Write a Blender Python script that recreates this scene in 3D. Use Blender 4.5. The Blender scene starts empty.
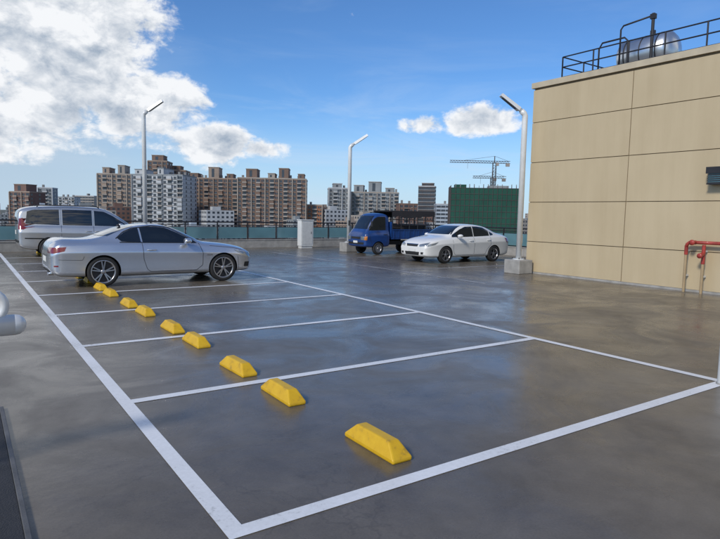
import bpy, math, random, bmesh
from mathutils import Vector, Matrix
from mathutils.bvhtree import BVHTree
random.seed(7)
scene=bpy.context.scene
scene.view_settings.view_transform='Standard'
scene.view_settings.look='None'
scene.view_settings.exposure=0
HEAD=math.radians(34.5)
ch,sh=math.cos(HEAD),math.sin(HEAD)
CAM=(-1.15,-2.79,1.70)
def C(X,Y,z=0.0):
    return Vector((ch*X+sh*Y+CAM[0], -sh*X+ch*Y+CAM[1], z))
# ------------------------------------------------------------ materials
def newmat(name):
    m=bpy.data.materials.new(name); m.use_nodes=True
    nt=m.node_tree; return m,nt,nt.nodes['Principled BSDF']
def simple(name,col,rough=0.6,metal=0.0,coat=0.0,var=0.12,scale=3.0,bump=0.0,emit=0):
    m,nt,p=newmat(name)
    tc=nt.nodes.new('ShaderNodeTexCoord')
    n=nt.nodes.new('ShaderNodeTexNoise'); n.inputs['Scale'].default_value=scale; n.inputs['Detail'].default_value=5
    nt.links.new(tc.outputs['Object'],n.inputs['Vector'])
    r=nt.nodes.new('ShaderNodeValToRGB')
    r.color_ramp.elements[0].position=0.3; r.color_ramp.elements[1].position=0.7
    r.color_ramp.elements[0].color=tuple(max(0,c*(1-var)) for c in col)+(1,)
    r.color_ramp.elements[1].color=tuple(min(1,c*(1+var)) for c in col)+(1,)
    nt.links.new(n.outputs['Fac'],r.inputs['Fac']); nt.links.new(r.outputs['Color'],p.inputs['Base Color'])
    p.inputs['Roughness'].default_value=rough; p.inputs['Metallic'].default_value=metal
    p.inputs['Coat Weight'].default_value=coat; p.inputs['Coat Roughness'].default_value=0.03
    if bump>0:
        b=nt.nodes.new('ShaderNodeBump'); b.inputs['Strength'].default_value=bump; b.inputs['Distance'].default_value=0.01
        n2=nt.nodes.new('ShaderNodeTexNoise'); n2.inputs['Scale'].default_value=scale*20
        nt.links.new(tc.outputs['Object'],n2.inputs['Vector'])
        nt.links.new(n2.outputs['Fac'],b.inputs['Height']); nt.links.new(b.outputs['Normal'],p.inputs['Normal'])
    return m
M={}
M['silver']=simple('silver_paint',(0.62,0.65,0.70),0.25,0.75,1.0,0.02)
M['silver2']=simple('van_paint',(0.58,0.59,0.60),0.30,0.7,1.0,0.03)
M['white']=simple('white_paint',(0.80,0.80,0.78),0.35,0.0,1.0,0.02)
M['blue']=simple('blue_paint',(0.010,0.050,0.20),0.38,0.0,0.6,0.2)
M['glass']=simple('car_glass',(0.010,0.012,0.014),0.04,0.0,1.0,0.1)
M['black']=simple('black_plastic',(0.02,0.02,0.02),0.55)
M['seam']=simple('seam',(0.03,0.03,0.035),0.6)
M['tyre']=simple('tyre_rubber',(0.022,0.022,0.023),0.8,bump=0.3)
M['rim']=simple('alloy',(0.42,0.42,0.44),0.3,0.9)
M['chrome']=simple('chrome',(0.7,0.7,0.7),0.12,1.0)
M['lampglass']=simple('headlamp',(0.30,0.33,0.35),0.08,0.5,1.0)
M['red']=simple('tail_lamp',(0.20,0.010,0.010),0.15,0,1.0)
M['amber']=simple('amber_lamp',(0.6,0.2,0.02),0.2,0,1.0)
M['plate']=simple('plate',(0.75,0.75,0.72),0.5)
M['galv']=simple('galvanised_paint',(0.62,0.63,0.62),0.45,0.1,0,0.08,8)
M['conc']=simple('concrete',(0.34,0.33,0.31),0.8,0,0,0.22,4,0.5)
M['kerbdark']=simple('channel_edge',(0.13,0.13,0.13),0.6,0.3,0,0.25,6,0.3)
M['ramprubber']=simple('ramp_rubber',(0.028,0.028,0.03),0.65,0,0,0.3,5,0.6)
M['darkmetal']=simple('dark_metal',(0.035,0.035,0.04),0.5,0.4)
M['teal']=simple('teal_panel',(0.12,0.25,0.29),0.35,0,0.3,0.2,0.8)
M['redpipe']=simple('red_pipe',(0.34,0.04,0.03),0.5,0,0.1,0.3,9)
M['brass']=simple('tan_pipe',(0.38,0.28,0.16),0.5)
M['tank']=simple('steel_tank',(0.6,0.62,0.64),0.28,0.85,0,0.12,2)
M['canvas']=simple('dark_canvas',(0.03,0.027,0.03),0.8)
M['roofgrey']=simple('roof_grey',(0.22,0.22,0.22),0.9)
M['ledge']=simple('wall_cap',(0.50,0.43,0.31),0.6)
M['trimwhite']=simple('white_steel',(0.74,0.75,0.74),0.35,0.1,0.3,0.06,5)
def yellow_mat():
    m,nt,p=newmat('yellow_rubber'); N=nt.nodes; L=nt.links
    tc=N.new('ShaderNodeTexCoord'); oi=N.new('ShaderNodeObjectInfo')
    ad=N.new('ShaderNodeVectorMath'); ad.operation='ADD'; L.new(tc.outputs['Object'],ad.inputs[0]); L.new(oi.outputs['Location'],ad.inputs[1])
    n=N.new('ShaderNodeTexNoise'); n.inputs['Scale'].default_value=9; n.inputs['Detail'].default_value=9; n.inputs['Roughness'].default_value=.65
    L.new(ad.outputs[0],n.inputs['Vector'])
    r=N.new('ShaderNodeValToRGB'); e=r.color_ramp.elements
    e[0].position=.30; e[0].color=(.36,.22,.03,1); e[1].position=.42; e[1].color=(.64,.38,.012,1)
    q=r.color_ramp.elements.new(.75); q.color=(.74,.47,.02,1)
    L.new(n.outputs['Fac'],r.inputs['Fac']); L.new(r.outputs[0],p.inputs['Base Color']); p.inputs['Roughness'].default_value=.5
    b=N.new('ShaderNodeBump'); b.inputs['Strength'].default_value=.3; b.inputs['Distance'].default_value=.008
    L.new(n.outputs['Fac'],b.inputs['Height']); L.new(b.outputs[0],p.inputs['Normal'])
    return m
M['yellow']=yellow_mat()
def line_mat(name,cols,lo,hi):
    m,nt,p=newmat(name); N=nt.nodes; L=nt.links
    tc=N.new('ShaderNodeTexCoord')
    def nz(s,d,r):
        n=N.new('ShaderNodeTexNoise'); n.inputs['Scale'].default_value=s; n.inputs['Detail'].default_value=d; n.inputs['Roughness'].default_value=r
        L.new(tc.outputs['Object'],n.inputs['Vector']); return n.outputs['Fac']
    k=N.new('ShaderNodeMath'); k.operation='MULTIPLY_ADD'; L.new(nz(1.1,5,.5),k.inputs[0]); k.inputs[1].default_value=.5
    a=N.new('ShaderNodeMath'); a.operation='MULTIPLY'; L.new(nz(28,9,.75),a.inputs[0]); a.inputs[1].default_value=.5
    L.new(a.outputs[0],k.inputs[2])
    r=N.new('ShaderNodeValToRGB'); e=r.color_ramp.elements
    e[0].position=lo; e[0].color=cols[0]; e[1].position=hi; e[1].color=cols[1]
    q=e.new(.62); q.color=cols[2]
    L.new(k.outputs[0],r.inputs['Fac']); L.new(r.outputs['Color'],p.inputs['Base Color'])
    p.inputs['Roughness'].default_value=0.45
    return m
M['line']=line_mat('line_paint',((0.32,0.32,0.31,1),(0.72,0.73,0.73,1),(.84,.85,.86,1)),.34,.44)
M['lineworn']=line_mat('worn_line_paint',((0.13,0.125,0.115,1),(0.40,0.40,0.40,1),(.58,.58,.58,1)),.40,.52)
def floor_mat():
    m,nt,p=newmat('sealed_concrete_floor'); N=nt.nodes; L=nt.links
    tc=N.new('ShaderNodeTexCoord')
    def noise(scale,detail=6,rough=0.55,dist=0.0):
        n=N.new('ShaderNodeTexNoise'); n.inputs['Scale'].default_value=scale; n.inputs['Detail'].default_value=detail
        n.inputs['Roughness'].default_value=rough; n.inputs['Distortion'].default_value=dist
        L.new(tc.outputs['Object'],n.inputs['Vector']); return n
    a=noise(0.35,7,0.6,0.6); b=noise(2.2,8,0.68,0.3); c=noise(70,3)
    def mth(op,x,y):
        k=N.new('ShaderNodeMath'); k.operation=op
        for i,v in enumerate((x,y)):
            if isinstance(v,(int,float)): k.inputs[i].default_value=v
            else: L.new(v,k.inputs[i])
        return k.outputs[0]
    s=mth('ADD',mth('MULTIPLY',a.outputs['Fac'],0.45),mth('ADD',mth('MULTIPLY',b.outputs['Fac'],0.38),mth('MULTIPLY',c.outputs['Fac'],0.17)))
    r=N.new('ShaderNodeValToRGB'); e=r.color_ramp.elements
    e[0].position=0.38; e[0].color=(0.098,0.084,0.066,1); e[1].position=0.62; e[1].color=(0.186,0.163,0.132,1)
    L.new(s,r.inputs['Fac'])
    wv=N.new('ShaderNodeVectorMath'); wv.operation='ADD'
    nd=noise(1.3,5,.6); sc=N.new('ShaderNodeVectorMath'); sc.operation='SCALE'; L.new(nd.outputs['Color'],sc.inputs[0]); sc.inputs['Scale'].default_value=.9
    L.new(tc.outputs['Object'],wv.inputs[0]); L.new(sc.outputs[0],wv.inputs[1])
    vo=N.new('ShaderNodeTexVoronoi'); vo.feature='DISTANCE_TO_EDGE'; vo.inputs['Scale'].default_value=.4; L.new(wv.outputs[0],vo.inputs['Vector'])
    cr=N.new('ShaderNodeMapRange'); L.new(vo.outputs['Distance'],cr.inputs[0]); cr.inputs[1].default_value=.0; cr.inputs[2].default_value=.005; cr.inputs[3].default_value=.84; cr.inputs[4].default_value=1.0
    br=N.new('ShaderNodeMapRange'); L.new(a.outputs['Fac'],br.inputs[0]); br.inputs[1].default_value=.44; br.inputs[2].default_value=.52; br.inputs[3].default_value=0; br.inputs[4].default_value=1
    cm_=mth('MAXIMUM',cr.outputs[0],br.outputs[0])
    mu=N.new('ShaderNodeMix'); mu.data_type='RGBA'; mu.blend_type='MULTIPLY'; mu.inputs[0].default_value=1
    L.new(r.outputs[0],mu.inputs[6]); L.new(cm_,mu.inputs[7])
    L.new(mu.outputs[2],p.inputs['Base Color'])
    rr=N.new('ShaderNodeMapRange'); rr.inputs['From Min'].default_value=0.35; rr.inputs['From Max'].default_value=0.65
    rr.inputs['To Min'].default_value=0.16; rr.inputs['To Max'].default_value=0.42
    d=noise(0.8,8,0.65,1.0); L.new(d.outputs['Fac'],rr.inputs['Value']); L.new(rr.outputs[0],p.inputs['Roughness'])
    p.inputs['Specular IOR Level'].default_value=.36
    bp=N.new('ShaderNodeBump'); bp.inputs['Strength'].default_value=0.10; bp.inputs['Distance'].default_value=0.02
    f=noise(7,6,0.6); L.new(f.outputs['Fac'],bp.inputs['Height']); L.new(bp.outputs['Normal'],p.inputs['Normal'])
    return m
M['floor']=floor_mat()
M['cityground']=simple('city_ground_mat',(0.10,0.11,0.09),0.9,scale=0.02,var=0.5)
def wall_mat():
    m,nt,p=newmat('tan_wall_panels'); N=nt.nodes; L=nt.links
    tc=N.new('ShaderNodeTexCoord')
    def nz(sc,s,d,ro=.6):
        mp=N.new('ShaderNodeMapping'); mp.inputs['Scale'].default_value=sc; L.new(tc.outputs['Object'],mp.inputs['Vector'])
        n=N.new('ShaderNodeTexNoise'); n.inputs['Scale'].default_value=s; n.inputs['Detail'].default_value=d; n.inputs['Roughness'].default_value=ro; L.new(mp.outputs[0],n.inputs['Vector']); return n.outputs['Fac']
    k=N.new('ShaderNodeMath'); k.operation='MULTIPLY_ADD'; L.new(nz((1,1,.10),2.2,8),k.inputs[0]); k.inputs[1].default_value=.6
    k2=N.new('ShaderNodeMath'); k2.operation='MULTIPLY'; L.new(nz((1,1,1),.7,6),k2.inputs[0]); k2.inputs[1].default_value=.4; L.new(k2.outputs[0],k.inputs[2])
    r=N.new('ShaderNodeValToRGB'); e=r.color_ramp.elements
    e[0].position=0.35; e[0].color=(0.475,0.38,0.235,1); e[1].position=0.62; e[1].color=(0.545,0.445,0.285,1)
    L.new(k.outputs[0],r.inputs['Fac']); L.new(r.outputs['Color'],p.inputs['Base Color'])
    p.inputs['Roughness'].default_value=0.55
    return m
M['wall']=wall_mat()
M['joint']=simple('panel_joint',(0.20,0.15,0.09),0.8)
# ------------------------------------------------------------ mesh builder
class MB:
    def __init__(s,mats): s.v=[];s.f=[];s.mi=[];s.sm=[];s.names=mats
    def face(s,idx,mat=0,smooth=False): s.f.append(idx); s.mi.append(mat); s.sm.append(smooth)
    def box(s,x0,x1,y0,y1,z0,z1,mat=0,bev=0.0):
        b=len(s.v)
        s.v+= [(x0,y0,z0),(x1,y0,z0),(x1,y1,z0),(x0,y1,z0),(x0,y0,z1),(x1,y0,z1),(x1,y1,z1),(x0,y1,z1)]
        for q in ((0,3,2,1),(4,5,6,7),(0,1,5,4),(1,2,6,5),(2,3,7,6),(3,0,4,7)): s.face([b+i for i in q],mat)
    def quad(s,a,b,c,d,mat=0):
        k=len(s.v); s.v+=[tuple(a),tuple(b),tuple(c),tuple(d)]; s.face([k,k+1,k+2,k+3],mat)
    def cyl(s,p0,p1,r0,r1=None,mat=0,n=14,caps=True):
        r1=r0 if r1 is None else r1
        p0=Vector(p0);p1=Vector(p1); d=(p1-p0).normalized()
        u=d.orthogonal().normalized(); w=d.cross(u)
        k=len(s.v)
        for p,r in ((p0,r0),(p1,r1)):
            for i in range(n):
                t=2*math.pi*i/n; s.v.append(tuple(p+u*math.cos(t)*r+w*math.sin(t)*r))
        for i in range(n):
            j=(i+1)%n; s.face([k+i,k+j,k+n+j,k+n+i],mat,True)
        if caps:
            k2=len(s.v); s.v+=s.v[k:k+2*n]
            s.face([k2+i for i in reversed(range(n))],mat); s.face([k2+n+i for i in range(n)],mat)
    def bar(s,p0,p1,t,mat=0):
        s.cyl(p0,p1,t,t,mat,4)
    def tube(s,pts,r,mat=0,n=12):
        pts=[Vector(p) for p in pts]; k=len(s.v); up=None
        for i,p in enumerate(pts):
            d=(pts[min(i+1,len(pts)-1)]-pts[max(i-1,0)]).normalized()
            if up is None: up=d.orthogonal().normalized()
            u=(up-d*up.dot(d)).normalized(); up=u; w=d.cross(u)
            for j in range(n):
                t=2*math.pi*j/n; s.v.append(tuple(p+u*math.cos(t)*r+w*math.sin(t)*r))
        for i in range(len(pts)-1):
            for j in range(n):
                q=(j+1)%n; s.face([k+i*n+j,k+i*n+q,k+(i+1)*n+q,k+(i+1)*n+j],mat,True)
        s.face([k+j for j in reversed(range(n))],mat); s.face([k+(len(pts)-1)*n+j for j in range(n)],mat)
    def lathe(s,c,axis,prof,mat=0,n=40):
        c=Vector(c); d=Vector(axis).normalized(); u=d.orthogonal().normalized(); w=d.cross(u); k=len(s.v)
        for r,h in prof:
            for j in range(n):
                t=2*math.pi*j/n; s.v.append(tuple(c+d*h+u*math.cos(t)*r+w*math.sin(t)*r))
        for i in range(len(prof)-1):
            for j in range(n):
                q=(j+1)%n; s.face([k+i*n+j,k+i*n+q,k+(i+1)*n+q,k+(i+1)*n+j],mat,True)
    def build(s,name,parent=None,bevel=0.0):
        me=bpy.data.meshes.new(name); me.from_pydata(s.v,[],s.f)
        for m in s.names: me.materials.append(M[m] if isinstance(m,str) else m)
        me.polygons.foreach_set('material_index',s.mi); me.polygons.foreach_set('use_smooth',s.sm)
        me.update()
        o=bpy.data.objects.new(name,me); scene.collection.objects.link(o)
        if parent: o.parent=parent
        if bevel>0:
            b=o.modifiers.new('bevel','BEVEL'); b.width=bevel; b.segments=2; b.limit_method='ANGLE'
        return o
def empty(name,loc=(0,0,0),rz=0.0,s=1.0):
    e=bpy.data.objects.new(name,None); e.location=loc; e.rotation_euler=(0,0,rz); e.empty_display_size=0.3
    e.scale=(s,s,s)
    scene.collection.objects.link(e); return e
# ------------------------------------------------------------ vehicles
def ring(x,zb,zs,zr,w,fr8):
    dz=zr-zs; g=max(0,min(1,dz/0.40)); f=lambda a,b:a+(b-a)*g; hb=zs-zb
    P=[(0,zb),(.80*w,zb),(.935*w,zb+.04),(.965*w,zb+.14*hb),(.975*w,zb+.45*hb),(1.0*w,zb+.70*hb),(1.005*w,zb+.755*hb),(.995*w,zb+.80*hb),(.955*w,zb+.93*hb),
       (.925*w,zs+.012),(f(.85,.875)*w,zs+f(.40,.07)*dz),(f(.68,fr8)*w,zs+f(.78,.84)*dz),(f(.42,fr8-.13)*w,zs+f(.93,.98)*dz),(0,zr)]
    full=[(x,y,z) for y,z in P]+[(x,-y,z) for y,z in P[-2:0:-1]]
    return full
def shell(name,st,fr8,paint,cut,parent):
    rings=[ring(*q,fr8) for q in st]; n=len(rings[0]); v=[p for r in rings for p in r]; f=[]
    for i in range(len(rings)-1):
        for j in range(n):
            k=(j+1)%n; f.append([i*n+j,(i+1)*n+j,(i+1)*n+k,i*n+k])
    f.append([j for j in range(n)]); f.append([(len(rings)-1)*n+j for j in reversed(range(n))])
    me=bpy.data.meshes.new(name); me.from_pydata(v,[],f); me.materials.append(M[paint]); me.materials.append(M['black'])
    me.validate()
    bm=bmesh.new(); bm.from_mesh(me); bmesh.ops.recalc_face_normals(bm,faces=bm.faces); bm.to_mesh(me); bm.free()
    o=bpy.data.objects.new(name,me); scene.collection.objects.link(o)
    o.modifiers.new('s','SUBSURF').levels=3
    dg=bpy.context.evaluated_depsgraph_get(); ev=o.evaluated_get(dg)
    me2=bpy.data.meshes.new_from_object(ev); o.modifiers.clear(); o.data=me2
    bvh=BVHTree.FromPolygons([x.co.copy() for x in me2.vertices],[list(p.vertices) for p in me2.polygons])
    if cut:
        mb=MB([paint,'black'])
        for (cx,cz,r,yi,yo) in cut:
            for s in (1,-1): mb.cyl((cx,s*yi,cz),(cx,s*yo,cz),r,r,1,48)
        co=mb.build('cutter')
        bm=bmesh.new(); bm.from_mesh(co.data); bmesh.ops.remove_doubles(bm,verts=bm.verts,dist=1e-5)
        bmesh.ops.recalc_face_normals(bm,faces=bm.faces); bm.to_mesh(co.data); bm.free()
        b=o.modifiers.new('b','BOOLEAN'); b.operation='DIFFERENCE'; b.solver='EXACT'; b.object=co
        dg=bpy.context.evaluated_depsgraph_get(); dg.update()
        me3=bpy.data.meshes.new_from_object(o.evaluated_get(dg)); o.modifiers.clear(); o.data=me3
        bpy.data.objects.remove(co)
    bm=bmesh.new(); bm.from_mesh(o.data)
    for fc in bm.faces: fc.smooth=True
    for ed in bm.edges:
        if len(ed.link_faces)==2 and ed.link_faces[0].material_index!=ed.link_faces[1].material_index: ed.smooth=False
    bm.to_mesh(o.data); bm.free()
    o.parent=parent
    return o,bvh
def lerp_poly(pts,t):
    L=[0]
    for a,b in zip(pts,pts[1:]): L.append(L[-1]+math.dist(a,b))
    s=t*L[-1]
    for i in range(len(pts)-1):
        if s<=L[i+1] or i==len(pts)-2:
            q=(s-L[i])/max(1e-9,L[i+1]-L[i]); return tuple(pts[i][k]+(pts[i+1][k]-pts[i][k])*q for k in (0,1))
def proj(bvh,mode,a,b,off):
    if mode in('R','L'):
        s=-1 if mode=='R' else 1; o=Vector((a,s*3,b)); d=Vector((0,-s,0))
    else:
        s=1 if mode=='F' else -1; o=Vector((8*s if s>0 else -4,a,b)); d=Vector((-s,0,0))
    h=bvh.ray_cast(o,d)
    if h[0] is None:
        h=bvh.find_nearest(Vector((a,s*.8,b)) if mode in 'RL' else Vector((4.4 if s>0 else 0,a,b)))
    nrm=h[1]
    if nrm.dot(d)>0: nrm=-nrm
    return h[0]+nrm*off
def patch(mb,bvh,mode,top,bot,mat,off=0.006,n=16,m=8):
    k=len(mb.v)
    for i in range(n+1):
        A=lerp_poly(top,i/n);B=lerp_poly(bot,i/n)
        for j in range(m+1):
            t=j/m; mb.v.append(tuple(proj(bvh,mode,A[0]+(B[0]-A[0])*t,A[1]+(B[1]-A[1])*t,off)))
    for i in range(n):
        for j in range(m):
            q=[k+i*(m+1)+j,k+(i+1)*(m+1)+j,k+(i+1)*(m+1)+j+1,k+i*(m+1)+j+1]
            mb.face(q,mat,True)
def seam(mb,bvh,mode,pts,mat,w=0.007,off=0.003,n=30):
    k=len(mb.v)
    for i in range(n+1):
        p=lerp_poly(pts,i/n); a=lerp_poly(pts,max(0,i/n-.01)); b=lerp_poly(pts,min(1,i/n+.01))
        dx,dz=b[0]-a[0],b[1]-a[1]; l=math.hypot(dx,dz) or 1; nx,nz=-dz/l*w/2,dx/l*w/2
        mb.v.append(tuple(proj(bvh,mode,p[0]+nx,p[1]+nz,off))); mb.v.append(tuple(proj(bvh,mode,p[0]-nx,p[1]-nz,off)))
    for i in range(n): mb.face([k+2*i,k+2*i+1,k+2*i+3,k+2*i+2],mat,True)
def wheel(parent,x,y,r,side,name,spokes=5,wd=0.21,steel=False,rr=0.70):
    mb=MB(['tyre','rim','black','darkmetal'])
    s=side; ax=(0,s,0); R=r*rr
    mb.lathe((x,y,r),ax,[(R,-wd),(r*.93,-wd),(r,-wd+.03),(r,-.035),(r*.985,-.015),(r*.93,0.0),(R+.012,.004),(R,-.004)],0,48)
    mb.lathe((x,y,r),ax,[(R+.004,-.002),(R-.006,.004),(R-.022,-.006),(R-.03,-.05)],1,48)
    mb.lathe((x,y,r),ax,[(R-.028,-.06),(.001,-.075)],3,32)
    mb.lathe((x,y,r),ax,[(.055,-.03),(.05,-.012),(.03,-.006),(.001,-.006)],1,20)
    if steel: mb.lathe((x,y,r),ax,[(R-.03,-.03),(R*.6,-.015),(R*.5,-.03),(.05,-.02)],1,32)
    else:
        for i in range(spokes):
            for dlt in (-.16,.16):
                t=2*math.pi*i/spokes+.3; t2=t+dlt
                c0=(math.cos(t+dlt*.4),math.sin(t+dlt*.4)); c1=(math.cos(t2),math.sin(t2))
                def P(c,rad,wdt,h):
                    px,pz=-c[1]*wdt,c[0]*wdt
                    return [(x+c[0]*rad+px,y+s*h,r+c[1]*rad+pz),(x+c[0]*rad-px,y+s*h,r+c[1]*rad-pz)]
                a=P(c0,.04,.014,-.012); b=P(c1,R-.018,.011,-.004); a2=P(c0,.04,.02,-.05); b2=P(c1,R-.018,.016,-.05)
                mb.quad(a[0],b[0],b[1],a[1],1); mb.quad(a[0],b[0],b2[0],a2[0],1); mb.quad(a[1],b[1],b2[1],a2[1],1)
    return mb.build(name,parent)
def mirror(parent,x,y,z,side,paint,name):
    s=side; k=MB([paint])
    k.lathe((x-.02,y+s*.12,z),(1,0,0),[(.001,-.07),(.075,-.07),(.088,-.04),(.085,.02),(.06,.07),(.02,.095),(.001,.1)],0,20)
    o=k.build(name,parent)
    for v in o.data.vertices:
        v.co.z=z+(v.co.z-z)*.75; v.co.y=(y+s*.12)+(v.co.y-(y+s*.12))*1.25
    a=MB(['black']); a.bar((x,y-s*.03,z-.05),(x,y+s*.06,z-.02),.02); a.build(name+'_arm',parent)
def handle(mb,bvh,mode,x,z,mat):
    p=proj(bvh,mode,x,z,.0); s=-1 if mode=='R' else 1
    mb.tube([(x-.10,p.y,z),(x-.09,p.y+s*.03,z),(x+.09,p.y+s*.03,z),(x+.10,p.y,z)],.012,mat,8)
# --- silver coupe
def coupe(loc,rz):
    e=empty('silver_coupe_car',loc,rz)
    st=[(0.0,.40,.72,.80,.66),(.05,.30,.84,.95,.80),(.18,.23,.93,1.055,.875),(.28,.22,.945,1.075,.885),(.62,.21,.945,1.055,.895),(.98,.2,.95,1.075,.90),(1.32,.2,.945,1.22,.90),
        (1.72,.2,.935,1.355,.895),(2.12,.2,.925,1.405,.89),(2.5,.2,.915,1.375,.89),(2.88,.2,.90,1.215,.89),(3.30,.2,.885,.995,.89),(3.38,.2,.882,.972,.89),(3.85,.2,.855,.935,.89),
        (4.25,.21,.80,.870,.865),(4.47,.22,.72,.79,.81),(4.56,.26,.66,.72,.74),(4.60,.33,.60,.65,.66)]
    ax=(1.04,3.80); r=.335
    body,bvh=shell('body',st,.74,'silver',[(ax[0],r,.370,.60,1.2),(ax[1],r,.370,.60,1.2)],e)
    mb=MB(['glass','seam','red','lampglass','black','plate','chrome','silver','amber'])
    for m in 'RL':
        patch(mb,bvh,m,[(1.86,1.305),(2.15,1.32),(2.45,1.295),(2.76,1.16),(3.08,.99)],[(1.90,.965),(3.14,.945)],0)
        patch(mb,bvh,m,[(1.36,1.07),(1.52,1.19),(1.68,1.262),(1.82,1.298)],[(1.44,.995),(1.86,.967)],0)
        seam(mb,bvh,m,[(1.88,.95),(1.90,.60),(1.98,.36),(2.06,.30),(3.13,.30),(3.28,.42),(3.28,.70),(3.20,.94)],1,.010,.003,60)
        seam(mb,bvh,m,[(1.33,1.055),(1.5,1.20),(1.70,1.285),(2.13,1.34),(2.5,1.31),(2.83,1.15),(3.17,.945),(1.40,.975)],4,.018,.004,60)
        seam(mb,bvh,m,[(.16,.62),(.62,.60)],1); seam(mb,bvh,m,[(.62,.60),(.66,.68)],1)
        seam(mb,bvh,m,[(4.18,.60),(4.22,.30)],1)
        seam(mb,bvh,m,[(1.45,.245),(3.4,.245)],4,.06,.003)  # dark rocker strip, deepens the shadow along the lower body by colour
        patch(mb,bvh,m,[(.05,.87),(.32,.885)],[(.07,.75),(.28,.80)],2)
        patch(mb,bvh,m,[(4.08,.765),(4.5,.68)],[(4.25,.665),(4.53,.57)],3)
        seam(mb,bvh,m,[(3.38,.66),(3.52,.66)],6,.03,.006,6)
        seam(mb,bvh,m,[(3.46,.875),(4.05,.82),(4.3,.76)],1,.006)
        handle(mb,bvh,m,2.08,.80,7)
        patch(mb,bvh,m,[(4.38,.46),(4.52,.46)],[(4.36,.34),(4.50,.34)],4,n=5,m=4)
        seam(mb,bvh,m,[(.08,.48),(.16,.48)],2,.03,.004,5)
    patch(mb,bvh,'F',[(-.52,1.345),(.52,1.345)],[(-.66,1.02),(.66,1.02)],0)
    patch(mb,bvh,'B',[(-.50,1.33),(.50,1.33)],[(-.62,1.11),(.62,1.11)],0)
    for s in (1,-1):
        patch(mb,bvh,'B',[(s*.40,.87),(s*.80,.87)],[(s*.44,.75),(s*.80,.75)],2)
        patch(mb,bvh,'F',[(s*.38,.665),(s*.74,.71)],[(s*.38,.56),(s*.70,.57)],3)
        patch(mb,bvh,'F',[(s*.04,.66),(s*.28,.655)],[(s*.06,.54),(s*.26,.545)],4,n=6,m=4)
    patch(mb,bvh,'B',[(-.26,.66),(.26,.66)],[(-.26,.54),(.26,.54)],5)
    seam(mb,bvh,'B',[(-.38,.92),(-.36,.68),(.36,.68),(.38,.92)],1)
    patch(mb,bvh,'B',[(-.5,.38),(.5,.38)],[(-.45,.31),(.45,.31)],4)
    patch(mb,bvh,'F',[(-.6,.42),(.6,.42)],[(-.5,.32),(.5,.32)],4)
    mb.build('glass_and_trim',e)
    x=MB(['chrome'])
    for y in (-.5,-.42): x.cyl((-.0,y,.30),(.2,y,.30),.035)
    x.build('exhaust',e)
    for i,(xx,s) in enumerate([(ax[0],-1),(ax[1],-1),(ax[0],1),(ax[1],1)]): wheel(e,xx,s*.872,r,s,'wheel_%d'%i,5,rr=.76)
    for s in (1,-1): mirror(e,2.90,s*.84,1.0,s,'silver','mirror_%s'%('l' if s>0 else 'r'))
    a=MB(['darkmetal']); a.lathe((1.55,0,1.305),(0,0,1),[(.05,0),(.03,.05),(.001,.055)],0,10); a.build('antenna',e)
    return e
coupe((0.36,11.72,0),math.radians(0.5))
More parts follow.
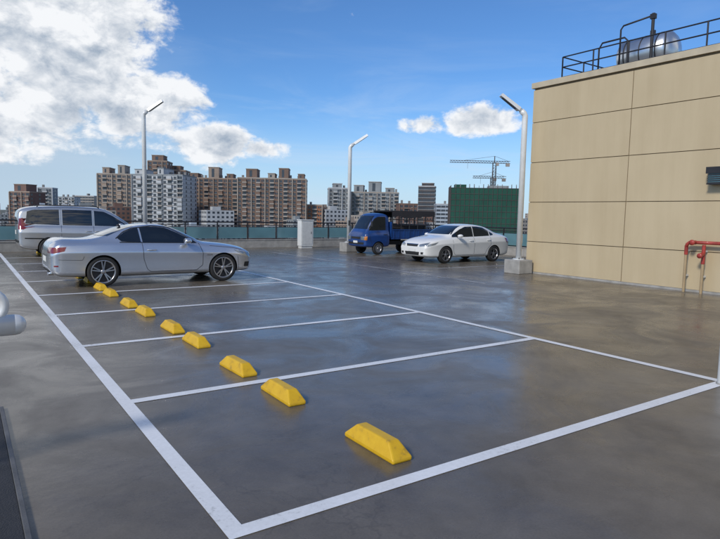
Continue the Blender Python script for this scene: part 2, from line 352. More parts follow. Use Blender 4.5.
# --- white sedan
def sedan(loc,rz,s_=1.0):
    e=empty('white_sedan_car',loc,rz,s_)
    st=[(0.0,.40,.78,.88,.66),(.05,.28,.90,1.0,.79),(.25,.22,.98,1.09,.86),(.6,.2,.99,1.13,.88),(1.0,.2,.98,1.30,.88),(1.4,.2,.97,1.435,.88),
        (1.95,.2,.955,1.49,.88),(2.45,.2,.94,1.475,.88),(2.85,.2,.93,1.36,.88),(3.36,.2,.91,1.06,.88),(3.46,.2,.905,1.02,.88),(3.75,.2,.89,.985,.88),
        (4.15,.21,.83,.92,.86),(4.40,.22,.73,.81,.80),(4.50,.26,.66,.73,.73),(4.54,.32,.60,.66,.66)]
    ax=(.98,3.58); r=.315
    body,bvh=shell('body',st,.75,'white',[(ax[0],r,.352,.60,1.2),(ax[1],r,.352,.60,1.2)],e)
    mb=MB(['glass','seam','red','lampglass','black','plate','chrome','white'])
    for m in 'RL':
        patch(mb,bvh,m,[(2.12,1.385),(2.45,1.375),(2.75,1.27),(3.16,1.06)],[(2.12,1.0),(3.22,.975)],0)
        patch(mb,bvh,m,[(1.22,1.22),(1.5,1.35),(1.8,1.385),(2.07,1.39)],[(1.22,1.03),(2.07,1.0)],0)
        patch(mb,bvh,m,[(.98,1.11),(1.17,1.20)],[(.98,1.06),(1.17,1.035)],0,n=4,m=4)
        seam(mb,bvh,m,[(2.10,1.39),(2.10,.30),(3.10,.30),(3.20,.45),(3.24,.96)],1,.010)
        seam(mb,bvh,m,[(2.10,.30),(1.5,.30),(1.38,.5),(1.2,.68),(1.18,1.0)],1,.010)
        handle(mb,bvh,m,2.28,.84,7); handle(mb,bvh,m,1.32,.86,7)
        patch(mb,bvh,m,[(3.95,.80),(4.40,.71)],[(4.12,.70),(4.44,.62)],3)
        patch(mb,bvh,m,[(.06,.92),(.36,.94)],[(.08,.74),(.30,.78)],2)
    patch(mb,bvh,'F',[(-.52,1.40),(.52,1.40)],[(-.66,1.08),(.66,1.08)],0)
    patch(mb,bvh,'B',[(-.50,1.40),(.50,1.40)],[(-.62,1.16),(.62,1.16)],0)
    for s in (1,-1):
        patch(mb,bvh,'F',[(s*.40,.70),(s*.76,.78)],[(s*.42,.62),(s*.72,.65)],3)
        patch(mb,bvh,'F',[(s*.50,.42),(s*.64,.42)],[(s*.50,.34),(s*.62,.34)],4,n=4,m=4)
        patch(mb,bvh,'B',[(s*.42,.93),(s*.78,.92)],[(s*.45,.76),(s*.76,.75)],2)
    patch(mb,bvh,'F',[(-.34,.70),(.34,.70)],[(-.30,.62),(.30,.62)],4)
    seam(mb,bvh,'F',[(-.34,.705),(.34,.705)],6,.02,.012)
    patch(mb,bvh,'F',[(-.42,.42),(.42,.42)],[(-.38,.30),(.38,.30)],4)
    patch(mb,bvh,'F',[(-.19,.54),(.19,.54)],[(-.19,.43),(.19,.43)],5,.02,n=4,m=3)
    mb.build('glass_and_trim',e)
    for i,(xx,s) in enumerate([(ax[0],-1),(ax[1],-1),(ax[0],1),(ax[1],1)]): wheel(e,xx,s*.862,r,s,'wheel_%d'%i,5)
    for s in (1,-1): mirror(e,3.0,s*.84,1.03,s,'white','mirror_%s'%('l' if s>0 else 'r'))
sedan((16.75,13.6,0),math.radians(180),.96)
# --- silver minivan
def van(loc,rz):
    e=empty('silver_minivan',loc,rz)
    st=[(0.0,.48,.95,1.40,.74),(.04,.36,1.02,1.60,.83),(.18,.27,1.06,1.72,.88),(.6,.24,1.06,1.79,.90),(1.5,.23,1.05,1.82,.90),(2.4,.23,1.03,1.80,.90),(2.85,.23,1.02,1.74,.90),
        (3.2,.23,1.0,1.52,.90),(3.72,.23,.98,1.14,.90),(3.82,.23,.97,1.10,.90),(4.15,.24,.92,1.03,.88),(4.5,.26,.80,.88,.80),(4.62,.34,.70,.76,.70),(4.66,.40,.62,.67,.62)]
    ax=(.95,3.68); r=.33
    body,bvh=shell('body',st,.80,'silver2',[(ax[0],r,.370,.60,1.2),(ax[1],r,.370,.60,1.2)],e)
    mb=MB(['glass','seam','red','lampglass','black','plate','chrome','silver2'])
    for m in 'RL':
        patch(mb,bvh,m,[(2.42,1.64),(2.75,1.61),(3.05,1.46),(3.5,1.16)],[(2.42,1.10),(3.55,1.08)],0)
        patch(mb,bvh,m,[(1.38,1.66),(2.34,1.65)],[(1.38,1.12),(2.34,1.10)],0)
        patch(mb,bvh,m,[(.30,1.58),(.5,1.64),(1.28,1.66)],[(.24,1.16),(1.28,1.12)],0)
        seam(mb,bvh,m,[(2.38,1.68),(2.38,.34),(3.2,.34),(3.34,.6),(3.40,1.08)],1,.010)
        seam(mb,bvh,m,[(1.33,1.68),(1.33,.34),(2.38,.34)],1,.010)
        seam(mb,bvh,m,[(.2,.66),(3.3,.60)],4,.04,.004)
        patch(mb,bvh,m,[(.05,1.32),(.16,1.36)],[(.06,.96),(.18,.98)],2)
        patch(mb,bvh,m,[(4.1,.87),(4.5,.78)],[(4.2,.76),(4.52,.68)],3)
        handle(mb,bvh,m,2.52,.90,7); handle(mb,bvh,m,2.2,.90,7)
    patch(mb,bvh,'B',[(-.58,1.62),(.58,1.62)],[(-.66,1.14),(.66,1.14)],0)
    patch(mb,bvh,'F',[(-.60,1.68),(.60,1.68)],[(-.68,1.18),(.68,1.18)],0)
    for s in (1,-1): patch(mb,bvh,'B',[(s*.68,1.34),(s*.80,1.34)],[(s*.70,.96),(s*.84,.96)],2,n=4)
    patch(mb,bvh,'B',[(-.25,.92),(.25,.92)],[(-.25,.78),(.25,.78)],5)
    patch(mb,bvh,'B',[(-.78,.58),(.78,.58)],[(-.74,.50),(.74,.50)],4)
    mb.build('glass_and_trim',e)
    rr=MB(['darkmetal'])
    for s in (1,-1): rr.tube([(.6,s*.66,1.74),(.66,s*.66,1.80),(2.5,s*.66,1.80),(2.6,s*.66,1.73)],.018)
    rr.build('roof_rails',e)
    for i,(xx,s) in enumerate([(ax[0],-1),(ax[1],-1),(ax[0],1),(ax[1],1)]): wheel(e,xx,s*.882,r,s,'wheel_%d'%i,6)
    for s in (1,-1): mirror(e,3.3,s*.85,1.14,s,'silver2','mirror_%s'%('l' if s>0 else 'r'))
van((0.45,20.9,0),0)
# --- blue light truck
def truck(loc,rz,s_=1.0):
    e=empty('blue_pickup_truck',loc,rz,s_)
    st=[(2.68,.42,1.0,1.70,.68),(2.72,.36,1.02,1.82,.74),(2.82,.34,1.03,1.88,.76),(3.1,.32,1.03,1.91,.765),(3.4,.32,1.03,1.88,.765),(3.62,.32,1.02,1.70,.765),(3.9,.33,1.0,1.20,.76),(4.04,.34,.93,1.05,.74),(4.12,.40,.80,.88,.66)]
    r=.28; fx=3.35; rx=.95
    body,bvh=shell('cab',st,.84,'blue',[(fx,r,.33,.5,1.2)],e)
    mb=MB(['glass','seam','red','lampglass','black','plate','chrome','blue','amber'])
    for m in 'RL':
        patch(mb,bvh,m,[(2.92,1.72),(3.35,1.72),(3.55,1.62),(3.82,1.22)],[(2.92,1.12),(3.84,1.10)],0)
        seam(mb,bvh,m,[(2.86,1.76),(2.86,.55),(3.0,.45)],1,.012); seam(mb,bvh,m,[(3.70,.5),(3.84,.7),(3.86,1.1)],1,.012)
        handle(mb,bvh,m,2.98,.92,4)
        patch(mb,bvh,m,[(3.98,.84),(4.08,.82)],[(3.99,.66),(4.09,.66)],8,n=4,m=4)
    patch(mb,bvh,'F',[(-.54,1.76),(.54,1.76)],[(-.66,1.16),(.66,1.16)],0)
    for s in (1,-1): patch(mb,bvh,'F',[(s*.40,.82),(s*.64,.82)],[(s*.42,.66),(s*.64,.66)],3)
    patch(mb,bvh,'F',[(-.36,.80),(.36,.80)],[(-.34,.70),(.34,.70)],4)
    patch(mb,bvh,'F',[(-.62,.56),(.62,.56)],[(-.60,.46),(.60,.46)],4)
    patch(mb,bvh,'F',[(-.17,.62),(.17,.62)],[(-.17,.52),(.17,.52)],5,.02,n=3,m=3)
    mb.build('glass_and_trim',e)
    b=MB(['blue','darkmetal','canvas','red','black'])
    b.box(0,2.6,-.76,.76,.70,.76,0)
    for s in (-1,1):
        y0,y1=(s*.76,s*.73) if s<0 else (.73,.76)
        b.box(.03,2.57,y0,y1,.763,1.12,0)
        for i in range(9):
            x=.08+i*.30; yy=s*.763
            b.box(x,x+.05,min(yy,yy+s*.02),max(yy,yy+s*.02),.76,1.10,0)
        b.box(0,2.6,min(s*.765,s*.79),max(s*.765,s*.79),1.123,1.16,0)
    b.box(-.03,-.002,-.76,.76,.72,1.13,0); b.box(2.602,2.63,-.74,.74,.763,1.5,0)
    b.box(.1,3.0,-.32,-.24,.42,.60,1); b.box(.1,3.0,.24,.32,.42,.60,1); b.box(1.2,1.9,-.62,-.36,.38,.66,4)
    b.box(-.05,.0,-.7,-.5,.50,.62,3); b.box(-.05,.0,.5,.7,.50,.62,3)
    b.cyl((rx,-.6,r),(rx,.6,r),.05,.05,1)
    for s in (-1,1):
        for i in range(6):
            x=.06+i*.50; b.bar((x,s*.72,1.13),(x,s*.72,1.98),.025,1)
        for z in (1.35,1.6,1.85): b.bar((.05,s*.72,z),(2.58,s*.72,z),.022,1)
    for i in range(6):
        x=.06+i*.50; b.bar((x,-.72,1.98),(x,.72,1.98),.025,1)
    k=len(b.v); nx,ny=16,8
    for i in range(nx+1):
        for j in range(ny+1):
            x=.02+2.58*i/nx; y=-.76+1.52*j/ny
            b.v.append((x,y,2.03-.05*math.sin(math.pi*((i%3.2)/3.2))-.03*abs(y)**2+random.uniform(-.01,.01)))
    for i in range(nx):
        for j in range(ny): b.face([k+i*(ny+1)+j,k+(i+1)*(ny+1)+j,k+(i+1)*(ny+1)+j+1,k+i*(ny+1)+j+1],2,True)
    for s in (-1,1):
        k=len(b.v)
        for i in range(nx+1):
            x=.02+2.58*i/nx
            b.v.append((x,s*.76,2.02)); b.v.append((x,s*.765,1.72+random.uniform(-.05,.05)))
        for i in range(nx): b.face([k+2*i,k+2*i+1,k+2*i+3,k+2*i+2],2,True)
    b.box(.35,1.6,-.5,.5,.765,1.35,2); b.box(1.7,2.4,-.45,.3,.765,1.2,4)
    b.build('cargo_bed',e)
    for i,(xx,s) in enumerate([(rx,-1),(fx,-1),(rx,1),(fx,1)]): wheel(e,xx,s*.74,r,s,'wheel_%d'%i,5,.16,True,.62)
    for s in (1,-1):
        m=MB(['black']); m.bar((3.86,s*.74,1.25),(3.90,s*.90,1.36),.014); m.box(3.86,3.90,s*.92-.06,s*.92+.06,1.28,1.52); m.build('mirror_%d'%s,e,.01)
truck((16.75,18.0,0),math.radians(180),.94)
# ------------------------------------------------------------ wheel stops
def stop(x,y):
    mb=MB(['yellow','black']); L=.31; W=.085; H=.125; tl=.20; tw=.045
    b=[(-W,-L,0),(W,-L,0),(W,L,0),(-W,L,0)]; b2=[(-W,-L,.03),(W,-L,.03),(W,L,.03),(-W,L,.03)]; t=[(-tw,-tl,H),(tw,-tl,H),(tw,tl,H),(-tw,tl,H)]
    mb.v=b+b2+t
    for k in (0,4):
        for i in range(4):
            j=(i+1)%4; mb.face([k+i,k+j,k+4+j,k+4+i])
    mb.face([8,9,10,11]); mb.face([3,2,1,0])
    o=mb.build('yellow_wheel_stop',None,.012); o.location=(x,y,0.0); o.rotation_euler=(0,0,random.uniform(-.03,.03))
for i in range(9):
    for dy in (.50,1.97):
        stop(1.28+random.uniform(-.03,.03),i*2.5+dy+random.uniform(-.03,.03))
# ------------------------------------------------------------ ground & markings
g=MB(['floor']); g.quad((-26,-26,0),(19.6,-26,0),(19.6,23.6,0),(-26,23.6,0)); g.build('parking_deck_floor')
g=MB(['conc']); g.box(-26,19.6,-26,23.6,-30,-.01); g.build('parking_garage_building')
g=MB(['cityground']); g.quad((-9000,-9000,-30.05),(9000,-9000,-30.05),(9000,9000,-30.05),(-9000,9000,-30.05)); g.build('ground')
g=MB(['line','lineworn']); z=.004
def rect(x0,x1,y0,y1,m=0): g.quad((x0,y0,z),(x1,y0,z),(x1,y1,z),(x0,y1,z),m)
w=.055
rect(-w,w,-w,22.5)
for i in range(9): rect(w,5.5-w if i else 5.5+w,i*2.5-w,i*2.5+w)
rect(5.5-w,5.5+w,w,20)
rect(9.85,9.95,7.6,20,1)
for y in (11.3,16.2,19.4): rect(9.95,15.5,y-w,y+w,1)
g.build('parking_lines')
g=MB(['ramprubber','kerbdark'])
g.box(-2.4,-.935,-6,2.85,.0,.018,0)
g.box(-.935,-.905,-6,2.85,0,.026,1); g.build('ramp_edge_mat',None,.004)
g=MB(['trimwhite','galv'])
yr=1.42
g.tube([(-2.6,yr,.965),(-.89,yr,.965)],.066,0,20)
g.lathe((-.89,yr,.965),(1,0,0),[(.066,0),(.060,.028),(.042,.05),(.022,.062),(.001,.065)],0,20)
g.tube([(-2.6,yr,1.18)]+[(-1.03+.09*math.sin(t),yr,1.09+.09*math.cos(t)) for t in [k*math.pi/10 for k in range(0,11)]],.026,0,12)
for x in (-2.5,-1.6): g.cyl((x,yr,0),(x,yr,1.16),.035,.035,1)
g.build('guard_rail')
g=MB(['galv','conc']); g.cyl((5.385,-.045,0),(5.385,-.045,.82),.06,.06,0,20); g.cyl((5.385,-.045,0),(5.385,-.045,.02),.07,.07,1,20); g.build('steel_bollard')
# ------------------------------------------------------------ parapet
def parapet(name,p0,p1):
    p0=Vector(p0);p1=Vector(p1); L=(p1-p0).length; a=math.atan2(p1.y-p0.y,p1.x-p0.x)
    e=empty(name,(p0.x,p0.y,0),a)
    b=MB(['conc','teal','galv']); b.box(0,L,0,.16,0,.36,0); b.box(0,L,-.02,.18,.36,.40,0); b.build('kerb_wall',e)
    n=int(L/1.5); s=L/n; r=MB(['galv','teal','darkmetal'])
    for i in range(n+1):
        x=i*s; r.box(x-.025,x+.025,.055,.105,.40,1.22,2)
        if i<n: r.box(x+.045,x+s-.045,.075,.088,.46,.98,1)
    for z,t in ((1.22,.03),(1.08,.016),(.43,.015),(1.0,.015)): r.cyl((0,.08,z),(L,.08,z),t,t,2,8)
    r.build('railing',e)
parapet('parapet_railing',(-26,23.3),(19.3,23.3))
parapet('parapet_railing',(19.3,23.3),(19.3,9.3))
g=MB(['trimwhite','galv','seam']); g.box(-.33,.33,-.2,.2,.12,1.36,0); g.box(-.30,.30,-.17,.17,0,.12,1); g.box(-.36,.36,-.23,.23,1.362,1.40,0)
g.box(-.28,.28,-.212,-.203,.2,1.28,1); g.box(.2,.23,-.22,-.212,.7,.82,2)
o=g.build('electrical_cabinet',None,.01); o.location=(12.8,22.3,0)
# ------------------------------------------------------------ lamp posts
def lamp(x,y,h,hx,hy,tall_base=.42):
    e=empty('street_lamp',(x,y,0))
    b=MB(['conc']); b.box(-.3,.3,-.3,.3,0,tall_base); b.build('base',e,.02)
    p=MB(['trimwhite','galv','darkmetal']); ph=h-.35
    d=Vector((hx,hy,0)).normalized(); a=Vector((0,0,ph-.04)); c=a+d*.62+Vector((0,0,.42))
    p.tube([(0,0,tall_base),(0,0,ph-.3),(0,0,ph-.10),a+d*.03,a+(c-a)*.2],.085,0,16)
    p.tube([a+(c-a)*.1,c],.06,0,12)
    p.cyl((0,0,tall_base),(0,0,tall_base+.03),.18,.18,1,16)
    for q in (-1,1):
        for w_ in (-1,1): p.cyl((q*.13,w_*.13,tall_base+.03),(q*.13,w_*.13,tall_base+.07),.015,.015,2,6)
    p.box(.05,.095,-.05,.05,tall_base+.5,tall_base+.75,1)
    p.build('pole',e)
    q=MB(['trimwhite','galv','lampglass']); s=Vector((-d.y,d.x,0)); up=(c-a).normalized().cross(s).normalized()
    if up.z<0: up=-up
    a2=a+(c-a)*.30; c2=c+(c-a).normalized()*.18; k=len(q.v)
    for base,sc in ((a2,1),(c2,.85)):
        for (ss,uu) in ((-.10,-.065),(.10,-.065),(.075,.05),(-.075,.05)): q.v.append(tuple(base+s*ss*sc+up*uu*sc))
    for f in ((0,1,5,4),(1,2,6,5),(2,3,7,6),(3,0,4,7),(3,2,1,0),(4,5,6,7)): q.face([k+i for i in f],1 if f==(0,1,5,4) else 0)
    m1=a2*.85+c2*.15+up*-.07; m2=a2*.1+c2*.9+up*-.066; q.v+= [tuple(m1+s*.07),tuple(m1-s*.07),tuple(m2-s*.06),tuple(m2+s*.06)]; k=len(q.v); q.face([k-4,k-3,k-2,k-1],2)
    q.build('lamp_head',e)
lamp(5.15,22.1,6.0,.8,-.55)
lamp(13.5,19.5,5.15,.8,-.55)
lamp(12.95,9.15,5.20,-.9,.45)
# ------------------------------------------------------------ tan building
e=empty('tan_panel_building',(13.35,0,0))
b=MB(['wall','joint','ledge','roofgrey','conc'])
b.box(.03,14,-16,9.17,-.0,5.60,1)
ys=[9.2-3.2*i for i in range(9)]; zs=[.06,.98,2.18,3.38,4.58,5.55]
gp=.010
for i in range(8):
    for j in range(5):
        b.box(random.uniform(0,.004),.028,ys[i+1]+gp,ys[i]-gp,zs[j]+gp*(j>0),zs[j+1]-gp,0)
b.box(-.012,.029,-16,9.2,0,.055,4)
xs=[.03+3.4925*i for i in range(5)]
for i in range(4):
    for j in range(5): b.box(xs[i]+gp,xs[i+1]-gp,9.172,9.20,zs[j]+gp,zs[j+1]-gp,0)
b.box(-.04,14.05,9.0,9.25,5.60,5.76,2); b.box(-.04,.22,-16,9.0,5.60,5.76,2); b.box(.22,14,-16,9.0,5.58,5.62,3)
b.build('walls',e)
r=MB(['darkmetal'])
rx_,ry_=.85,8.85
for i in range(22):
    y=ry_-i*1.05; r.cyl((rx_,y,5.6),(rx_,y,6.60),.022,.022,0,8)
for z in (6.0,6.3,6.60): r.cyl((rx_,ry_,z),(rx_,-14,z),.02,.02,0,8)
for i in range(9): r.cyl((rx_+i*1.05,ry_,5.6),(rx_+i*1.05,ry_,6.60),.022,.022,0,8)
for z in (6.0,6.3,6.60): r.cyl((rx_,ry_,z),(9.2,ry_,z),.02,.02,0,8)
r.tube([(1.4,8.0,5.6),(1.4,8.0,6.75),(1.4,7.9,6.9),(1.4,7.2,6.9),(1.4,7.05,6.75),(1.4,7.05,5.6)],.025)
r.build('roof_railing',e)
t=MB(['tank','darkmetal'])
t.lathe((3.2,6.75,6.78),(0,1,0),[(.001,-.16),(.25,-.12),(.45,-.04),(.56,.06),(.56,1.45),(.45,1.55),(.25,1.63),(.001,1.67)],0,32)
for y in (7.1,7.9):
    t.box(2.75,3.65,y-.05,y+.05,5.62,6.35,1)
for y in (7.0,7.5,8.0): t.lathe((3.2,y,6.78),(0,1,0),[(.561,-.02),(.57,-.015),(.57,.015),(.561,.02)],1,32)
t.cyl((3.2,7.4,7.3),(3.2,7.4,7.48),.08,.08,1)
t.build('water_tank',e)
p=MB(['darkmetal']); p.tube([(2.3,7.9,6.4),(2.3,7.9,7.45),(2.3,7.82,7.55),(2.3,6.9,7.62)],.026); p.cyl((2.3,6.9,5.6),(2.3,6.9,7.68),.045,.045); p.box(2.24,2.36,6.83,6.97,7.52,7.66)
p.build('roof_pipe',e)
e2=empty('fire_standpipe',(13.3,4.0,0))
f=MB(['redpipe','brass','galv'])
f.cyl((-.12,.28,0),(-.12,.28,.92),.032,.032,1); f.cyl((-.12,.28,.9),(-.12,.28,1.12),.040,.040,0)
f.cyl((-.12,-.12,0),(-.12,-.12,.7),.032,.032,1); f.cyl((-.12,-.12,.7),(-.12,-.12,1.15),.040,.040,0)
f.tube([(-.12,.28,1.08),(-.12,.265,1.15),(-.12,.22,1.19),(-.12,.12,1.2),(-.12,-.5,1.2)],.04,0)
f.cyl((-.12,.08,1.2),(-.28,.08,1.2),.05,.05,0); f.cyl((-.12,-.12,.95),(-.28,-.12,.90),.045,.05,0)
f.lathe((-.30,-.12,.9),(1,0,0),[(.001,-.01),(.06,-.01),(.06,.02),(.001,.02)],0,16)
f.lathe((-.29,.08,1.2),(1,0,0),[(.001,-.01),(.065,-.01),(.065,.02),(.001,.02)],0,16)
for z in (.4,1.0):
    for y in (.28,-.12): f.box(-.12,.04,y-.02,y+.02,z-.02,z+.02,2)
f.build('pipes',e2)
e3=empty('wall_lamp',(13.3,3.62,2.75))
f=MB(['darkmetal','teal']); f.box(-.22,.04,-.3,.3,.05,.2,0); f.box(-.18,.04,-.26,.26,-.17,.047,1)
for i in range(5): f.box(-.2,-.182,-.27,.27,-.17+i*.045,-.15+i*.045,0)
f.box(-.2,.04,-.28,.28,-.2,-.172,0); f.build('housing',e3)
# ------------------------------------------------------------ city
def cm(name,col):
    if name not in M: M[name]=simple(name,col,0.85,0,0,0.15,0.15)
    return name
cm('c_brown',(0.20,0.135,0.105)); cm('c_tan',(0.33,0.26,0.21)); cm('c_red',(0.19,0.115,0.095)); cm('c_white',(0.48,0.50,0.52)); cm('c_grey',(0.26,0.285,0.30)); cm('c_cream',(0.36,0.32,0.28))
cm('c_dark',(0.075,0.065,0.065)); cm('c_bluew',(0.42,0.48,0.55)); cm('c_green',(0.012,0.075,0.052)); cm('c_win',(0.055,0.065,0.08)); M['c_win'].node_tree.nodes['Principled BSDF'].inputs['Roughness'].default_value=0.15
cm('c_slab',(0.34,0.31,0.285)); cm('c_orange',(0.32,0.15,0.085))
def tower(name,X0,X1,D,top,depth,yaw,wall,trim,bay=3.6,style=0,fl=3.1,base=-30.0,crown=()):
    w=X1-X0; e=empty(name,C((X0+X1)/2,D,0),-HEAD+math.radians(yaw))
    mb=MB([wall,'c_win',trim,'roofgrey','c_slab'])
    h=w/2
    mb.box(-h,h,0,depth,base,top,0)
    mb.box(-h-.2,h+.2,-.2,depth+.2,top,top+.9,2); mb.box(-h+.3,h-.3,.3,depth-.3,top+.9,top+.95,3)
    nb=max(2,round(w/bay)); bw=w/nb; nf=int((top+22)/fl)
    rnd=random.Random(name+str(X0))
    for f in range(nf):
        z1=top-.7-f*fl; z0=z1-fl*.52
        for i in range(nb):
            x0=-h+i*bw; kind=(i%3 if style==0 else i%2)
            if style==2:
                mb.box(x0+.15,x0+bw-.15,-.08,0.0,z0,z1,1); continue
            if kind==0:
                mb.box(x0+.25*bw,x0+.75*bw,-.07,0,z0,z1,1)
                mb.box(x0+.2*bw,x0+.8*bw,-.45,-.0,z0-.25,z0-.05,4)
            elif kind==1:
                mb.box(x0+.08*bw,x0+.92*bw,-.06,0,z0-.6,z1+.3,1)
                mb.box(x0+.02*bw,x0+.98*bw,-1.3,0,z0-1.05,z0-.85,4); mb.box(x0+.02*bw,x0+.98*bw,-1.35,-1.2,z0-.85,z0-.05,2 if rnd.random()<.7 else 4)
                if rnd.random()<.25: mb.box(x0+.1*bw,x0+.9*bw,-1.2,-.07,z0-.05,z1+.2,0)
            else:
                mb.box(x0+.15*bw,x0+.45*bw,-.07,0,z0+.2,z1,1); mb.box(x0+.55*bw,x0+.85*bw,-.07,0,z0+.2,z1,1)
                if rnd.random()<.4: mb.box(x0+.6*bw,x0+.85*bw,-.6,-.08,z0-.45,z0+.1,4)
        nd=max(2,round(depth/4.5)); dw=depth/nd
        for sd in (-1,1):
            for i in range(nd):
                if (i+int(style))%2==0 or style==2:
                    xa,xb=sorted((sd*h,sd*(h+.07))); mb.box(xa,xb,i*dw+.28*dw,i*dw+.72*dw,z0,z1,1)
        if style==2 or style==3: mb.box(-h-.12,h+.12,-.15,depth+.12,z0-.35,z0-.1,2)
    if style!=2:
        for i in range(0,nb+1,3):
            x=-h+i*bw; mb.box(x-.35,x+.35,-.75,0,base,top+.4,2)
    for (a,b,hh,c) in crown:
        mb.box(-h+a*w,-h+b*w,.8,depth*.7,top+.95,top+hh,c); mb.box(-h+a*w-.3,-h+b*w+.3,.5,depth*.7+.3,top+hh,top+hh+.5,2)
        mb.box(-h+(a+.3*(b-a))*w,-h+(a+.55*(b-a))*w,.74,.8,top+1.5,top+hh-.8,1)
    for i in range(int(w/7)):
        x=rnd.uniform(-h+1,h-2.5); y=rnd.uniform(1,depth*.5); mb.box(x,x+1.6,y,y+1.6,top+.95,top+2.6+rnd.random(),3)
    mb.build('facade',e)
S=1.5; D0=300*S
def T(name,xa,xb,z,depth,yaw,wall,trim,dd=0,**k):
    q=(D0+dd)/D0
    tower(name,xa*S*q,xb*S*q,D0+dd,1.7+(z-1.7)*S*q,depth,yaw,wall,trim,**k)
T('apartment_tower',-180.7,-169.4,9.5,18,-8,'c_red','c_tan',crown=((.2,.8,6,0),))
T('apartment_tower',-165.4,-158.5,11.8,14,10,'c_grey','c_white',60,style=3)
T('apartment_tower',-156.7,-147,7.4,14,0,'c_white','c_grey',200,style=3)
T('apartment_tower',-147.5,-137,8.2,14,0,'c_cream','c_white',250,style=2)
T('apartment_tower',-134.7,-118,19.5,24,8,'c_tan','c_cream',0,crown=((.15,.35,5,0),(.6,.8,7,2)))
T('apartment_tower',-109,-99.5,26.5,20,5,'c_brown','c_tan',40,crown=((.2,.8,5,0),))
T('apartment_tower',-118,-91,19.5,26,-6,'c_white','c_grey',-30,style=3,crown=((.05,.2,4,0),(.5,.62,5,0)))
T('apartment_tower',-99,-90,22,20,5,'c_brown','c_tan',60,crown=((.2,.7,4,0),))
T('apartment_tower',-90.2,-63.8,18.3,24,4,'c_brown','c_tan',20,crown=((.10,.25,4,0),(.45,.65,9,2),(.8,.92,4,0)))
T('apartment_tower',-63.2,-28.5,18.8,26,3,'c_brown','c_cream',-10,bay=3.4,crown=((.12,.28,7,0),(.44,.54,4,2),(.6,.74,8,0),(.88,.97,4,0)))
T('apartment_tower',-16.7,-5.5,14.6,22,6,'c_grey','c_white',30,crown=((.2,.6,4,0),))
T('apartment_tower',-5.2,19.0,12.8,24,-4,'c_grey','c_cream',40,crown=((.05,.25,6,0),(.36,.62,9,0),(.72,.9,4,0)))
T('office_tower',29,37.5,16.5,18,-10,'c_dark','c_white',60,style=2,fl=3.4,crown=((.2,.9,3,0),))
T('apartment_tower',19.5,29,7.3,18,5,'c_red','c_brown',20)
T('office_block',38.5,45.5,7.5,16,0,'c_bluew','c_white',30,style=2)
T('apartment_tower',-27.8,-20,5.8,16,0,'c_orange','c_cream',0)
mb=MB(['c_white','c_grey','c_cream','c_tan','c_win','roofgrey','c_red','c_bluew'])
rn=random.Random(3)
for i in range(620):
    D=rn.uniform(110,1500); az=rn.uniform(-.72,.40)
    X=az*D; p=C(X,D); w_=rn.uniform(8,22); d_=rn.uniform(8,18)
    top=rn.uniform(-20,-7) if D<420 else rn.uniform(-18,4+D*.004)
    if D>700 and rn.random()<.35: top+=rn.uniform(4,12)
    c=rn.choice((0,1,2,2,3,1,0,6,7)); x0,y0=p.x-w_/2,p.y-d_/2
    mb.box(x0,x0+w_,y0,y0+d_,-30,top,c); mb.box(x0+.5,x0+w_-.5,y0+.5,y0+d_-.5,top,top+.1,5)
    mb.box(x0+w_*.3,x0+w_*.6,y0+d_*.3,y0+d_*.6,top+.1,top+2.8,c)
    nf=int(min(6,(top+30)/3.2))
    for f in range(nf):
        z1=top-.9-f*3.2
        k=int(w_/3.2)
        for j in range(k):
            xx=x0+(j+.25)*w_/k; mb.box(xx,xx+w_/k*.5,y0-.06,y0,z1-1.5,z1,4)
        k=int(d_/3.2)
        for j in range(k):
            yy=y0+(j+.25)*d_/k; mb.box(x0-.06,x0,yy,yy+d_/k*.5,z1-1.5,z1,4)
mb.build('distant_city_buildings')
e=empty('green_netted_construction_building',C(63.5,300,0),-HEAD+math.radians(-6))
mb=MB(['c_green','c_dark','c_slab','c_grey'])
h=17.6; mb.box(-h,h,0,26,-30,16.5,0)
for i in range(15):
    z=16.5-i*3.0; mb.box(-h-.12,h+.12,-.16,26.1,z-.22,z,1)
for i in range(16):
    x=-h+i*2*h/15; mb.box(x-.10,x+.10,-.30,-.17,-30,17.6,1)
    if i%3: mb.box(x-.2,x+.2,0.3,.7,16.5,18.4,3)
for i in range(10): mb.box(-h-.3,-h-.13,i*2.6,i*2.6+.2,-30,17.5,1)
mb.box(-h+2,-h+8,4,12,16.5,18.3,0); mb.box(2,12,4,14,16.5,17.9,3)
mb.build('netting_and_frame',e)
def crane(X,D,z0,zt,Xl,Xr,zj,name='tower_crane'):
    e=empty(name,C(X,D,0),-HEAD); mb=MB(['c_dark','c_orange','c_slab']); t=.17; s=.8
    for a in (-s,s):
        for b_ in (-s,s): mb.bar((a,b_,z0),(a,b_,zj+.5),t)
    z=z0
    while z<zj-1.4:
        mb.bar((-s,-s,z),(s,-s,z+1.6),t*.7); mb.bar((s,-s,z+1.6),(-s,-s,z+1.6),t*.7); z+=1.6
    mb.bar((0,0,zj),(0,0,zt),t*1.6)
    L=Xl-X; R=Xr-X
    mb.bar((L,0,zj),(R,0,zj),t*1.1); mb.bar((L,0,zj+1.1),(R,0,zj+1.1),t)
    x=L
    while x<R-1.4: mb.bar((x,0,zj),(x+.7,0,zj+1.1),t*.7); mb.bar((x+.7,0,zj+1.1),(x+1.4,0,zj),t*.7); x+=1.4
    mb.bar((0,0,zt),(L*.7,0,zj+1.1),t*.5); mb.bar((0,0,zt),(R*.9,0,zj+1.1),t*.5)
    mb.box(R-2.2,R-.3,-.6,.6,zj-1.6,zj,2); mb.box(.6,2.0,-1.4,-.3,zj-1.4,zj+.2,2); mb.bar((L*.6,0,zj),(L*.6,0,zj-3),t*.4)
    mb.build('lattice',e)
crane(68.7,306,14,33.2,45.5,76.8,29.6)
crane(70.5,318,14,26,60,78,22.6)
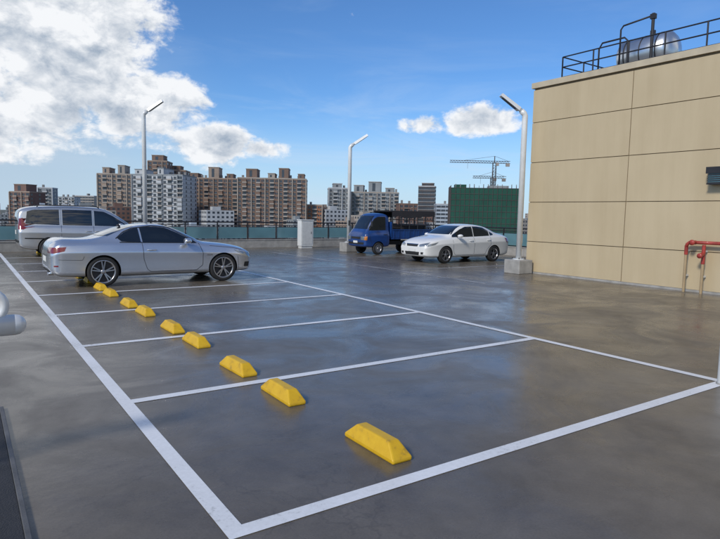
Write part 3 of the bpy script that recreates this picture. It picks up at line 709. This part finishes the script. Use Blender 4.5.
# ------------------------------------------------------------ sun + world
sv=Vector((-.80,-.30,.62)).normalized()
el=math.asin(sv.z); rot=math.atan2(sv.x,sv.y)
sd=bpy.data.lights.new('sun','SUN'); sd.energy=2.5; sd.angle=math.radians(9); sd.color=(1.0,.93,.83)
so=bpy.data.objects.new('sun',sd); so.rotation_euler=(-sv).to_track_quat('-Z','Y').to_euler(); scene.collection.objects.link(so)
wd=bpy.data.worlds.new('World'); scene.world=wd; wd.use_nodes=True; nt=wd.node_tree; N=nt.nodes; L=nt.links
bg=N['Background']
def lk(a,b):
    if isinstance(a,(int,float)): b.default_value=a
    elif isinstance(a,(tuple,list)): b.default_value=a
    else: L.new(a,b)
def mth(op,a,b=0.0,clamp=False):
    k=N.new('ShaderNodeMath'); k.operation=op; k.use_clamp=clamp; lk(a,k.inputs[0]); lk(b,k.inputs[1]); return k.outputs[0]
def vm(op,a,b):
    k=N.new('ShaderNodeVectorMath'); k.operation=op; lk(a,k.inputs[0]); lk(b,k.inputs[1]); return k
def mr(v,a,b,c,d,smooth=True):
    k=N.new('ShaderNodeMapRange'); k.interpolation_type='SMOOTHSTEP' if smooth else 'LINEAR'
    lk(v,k.inputs[0])
    for i,q in enumerate((a,b,c,d)): k.inputs[i+1].default_value=q
    return k.outputs[0]
def mix(f,a,b):
    k=N.new('ShaderNodeMix'); k.data_type='RGBA'; lk(f,k.inputs[0]); lk(a,k.inputs[6]); lk(b,k.inputs[7]); return k.outputs[2]
sky=N.new('ShaderNodeTexSky'); sky.sky_type='NISHITA'; sky.sun_disc=False; sky.sun_elevation=el; sky.sun_rotation=rot
sky.air_density=1.0; sky.dust_density=0.4; sky.ozone_density=2.5
tc=N.new('ShaderNodeTexCoord'); d=tc.outputs['Generated']
sx=N.new('ShaderNodeSeparateXYZ'); L.new(d,sx.inputs[0]); zz=sx.outputs[2]
skyc=vm('MULTIPLY',sky.outputs[0],(0.062,0.096,0.135)).outputs[0]
def noise(vec,scale,detail,rough=.55,dist=0):
    n=N.new('ShaderNodeTexNoise'); L.new(vec,n.inputs['Vector']); n.inputs['Scale'].default_value=scale; n.inputs['Detail'].default_value=detail
    n.inputs['Roughness'].default_value=rough; n.inputs['Distortion'].default_value=dist; return n.outputs['Fac']
def dirv(az,el_):
    a=HEAD+math.radians(az); e_=math.radians(el_); return (math.sin(a)*math.cos(e_),math.cos(a)*math.cos(e_),math.sin(e_))
def blob(az,el_,r,zs=1.5,amp=1.0):
    c=dirv(az,el_); q=vm('SUBTRACT',d,c).outputs[0]; q=vm('MULTIPLY',q,(1,1,zs)).outputs[0]
    k=N.new('ShaderNodeVectorMath'); k.operation='LENGTH'; L.new(q,k.inputs[0])
    return mr(k.outputs['Value'],0.1*r,r,amp,0)
def union(l):
    a=l[0]
    for b in l[1:]: a=mth('MAXIMUM',a,b)
    return a
st=vm('MULTIPLY',d,(1,1,1.5)).outputs[0]
off=vm('ADD',st,(-.012,-.006,.022)).outputs[0]
off2=vm('ADD',st,(-.03,-.015,.07)).outputs[0]
def fb(v,dt): return mth('ADD',mth('MULTIPLY',noise(v,6.5,dt,.6,.1),.5),mth('MULTIPLY',noise(v,22,dt,.62,.25),.5))
f1=fb(st,7); f2=fb(off,5); f3=noise(off2,6.5,3,.5)
B=union([blob(-26,14.5,.25,1.1),blob(-34,17,.32,1.0),blob(-20.5,9.5,.17,1.5,.97),blob(-15,6.3,.15,2.4,.88),blob(-31,8.5,.25,1.6,.92),blob(-9.5,6.0,.09,2.6,.75),
         blob(5.6,8.7,.09,2.9,.76),blob(11.2,9.0,.135,2.9,.85),blob(-60,15,.5,1.0),blob(95,20,.5,1),blob(160,25,.7,1),blob(-130,30,.6,1)])
dens=mth('SUBTRACT',mth('ADD',f1,mth('MULTIPLY',B,.42)),.685)
mask=mr(dens,-.01,.12,0,1)
g1=mth('MULTIPLY',mth('SUBTRACT',f1,f2),4.5)
thick=mr(dens,.07,.28,0,1)
big=mr(f3,.42,.60,.10,1)
lowd=mr(zz,.10,.24,1,.50)
lit=mth('ADD',mth('SUBTRACT',.88,mth('MULTIPLY',mth('MULTIPLY',thick,big),mth('MULTIPLY',lowd,.85))),g1,True)
ccol=mix(lit,(.36,.44,.55,1),(.92,.94,.97,1))
pl=vm('MULTIPLY',d,(1,1,5.5)).outputs[0]
h1=noise(pl,3.2,7,.6,.6)
hz=mth('MULTIPLY',mr(h1,.46,.74,0,.55),mr(zz,.02,.28,1,.15))
s1=mix(hz,skyc,(.60,.73,.90,1))
lefth=mth('MULTIPLY',blob(-33,6,.40,1.5),.75)
hor=mr(zz,-.02,.19,.80,0)
s2=mix(hor,s1,(.58,.74,.91,1))
s3=mix(lefth,s2,(.47,.59,.72,1))
out=mix(mask,s3,ccol)
L.new(out,bg.inputs['Color']); bg.inputs['Strength'].default_value=1.0
# ------------------------------------------------------------ camera
cd=bpy.data.cameras.new('camera'); cd.lens=29.1; cd.sensor_width=36; cd.clip_end=20000; cd.clip_start=.05
co=bpy.data.objects.new('camera',cd); scene.collection.objects.link(co)
R=Matrix.Rotation(-HEAD,4,'Z')@Matrix.Rotation(math.radians(90-5.4),4,'X')@Matrix.Rotation(math.radians(1.15),4,'Z')
co.matrix_world=Matrix.Translation(CAM)@R
scene.camera=co
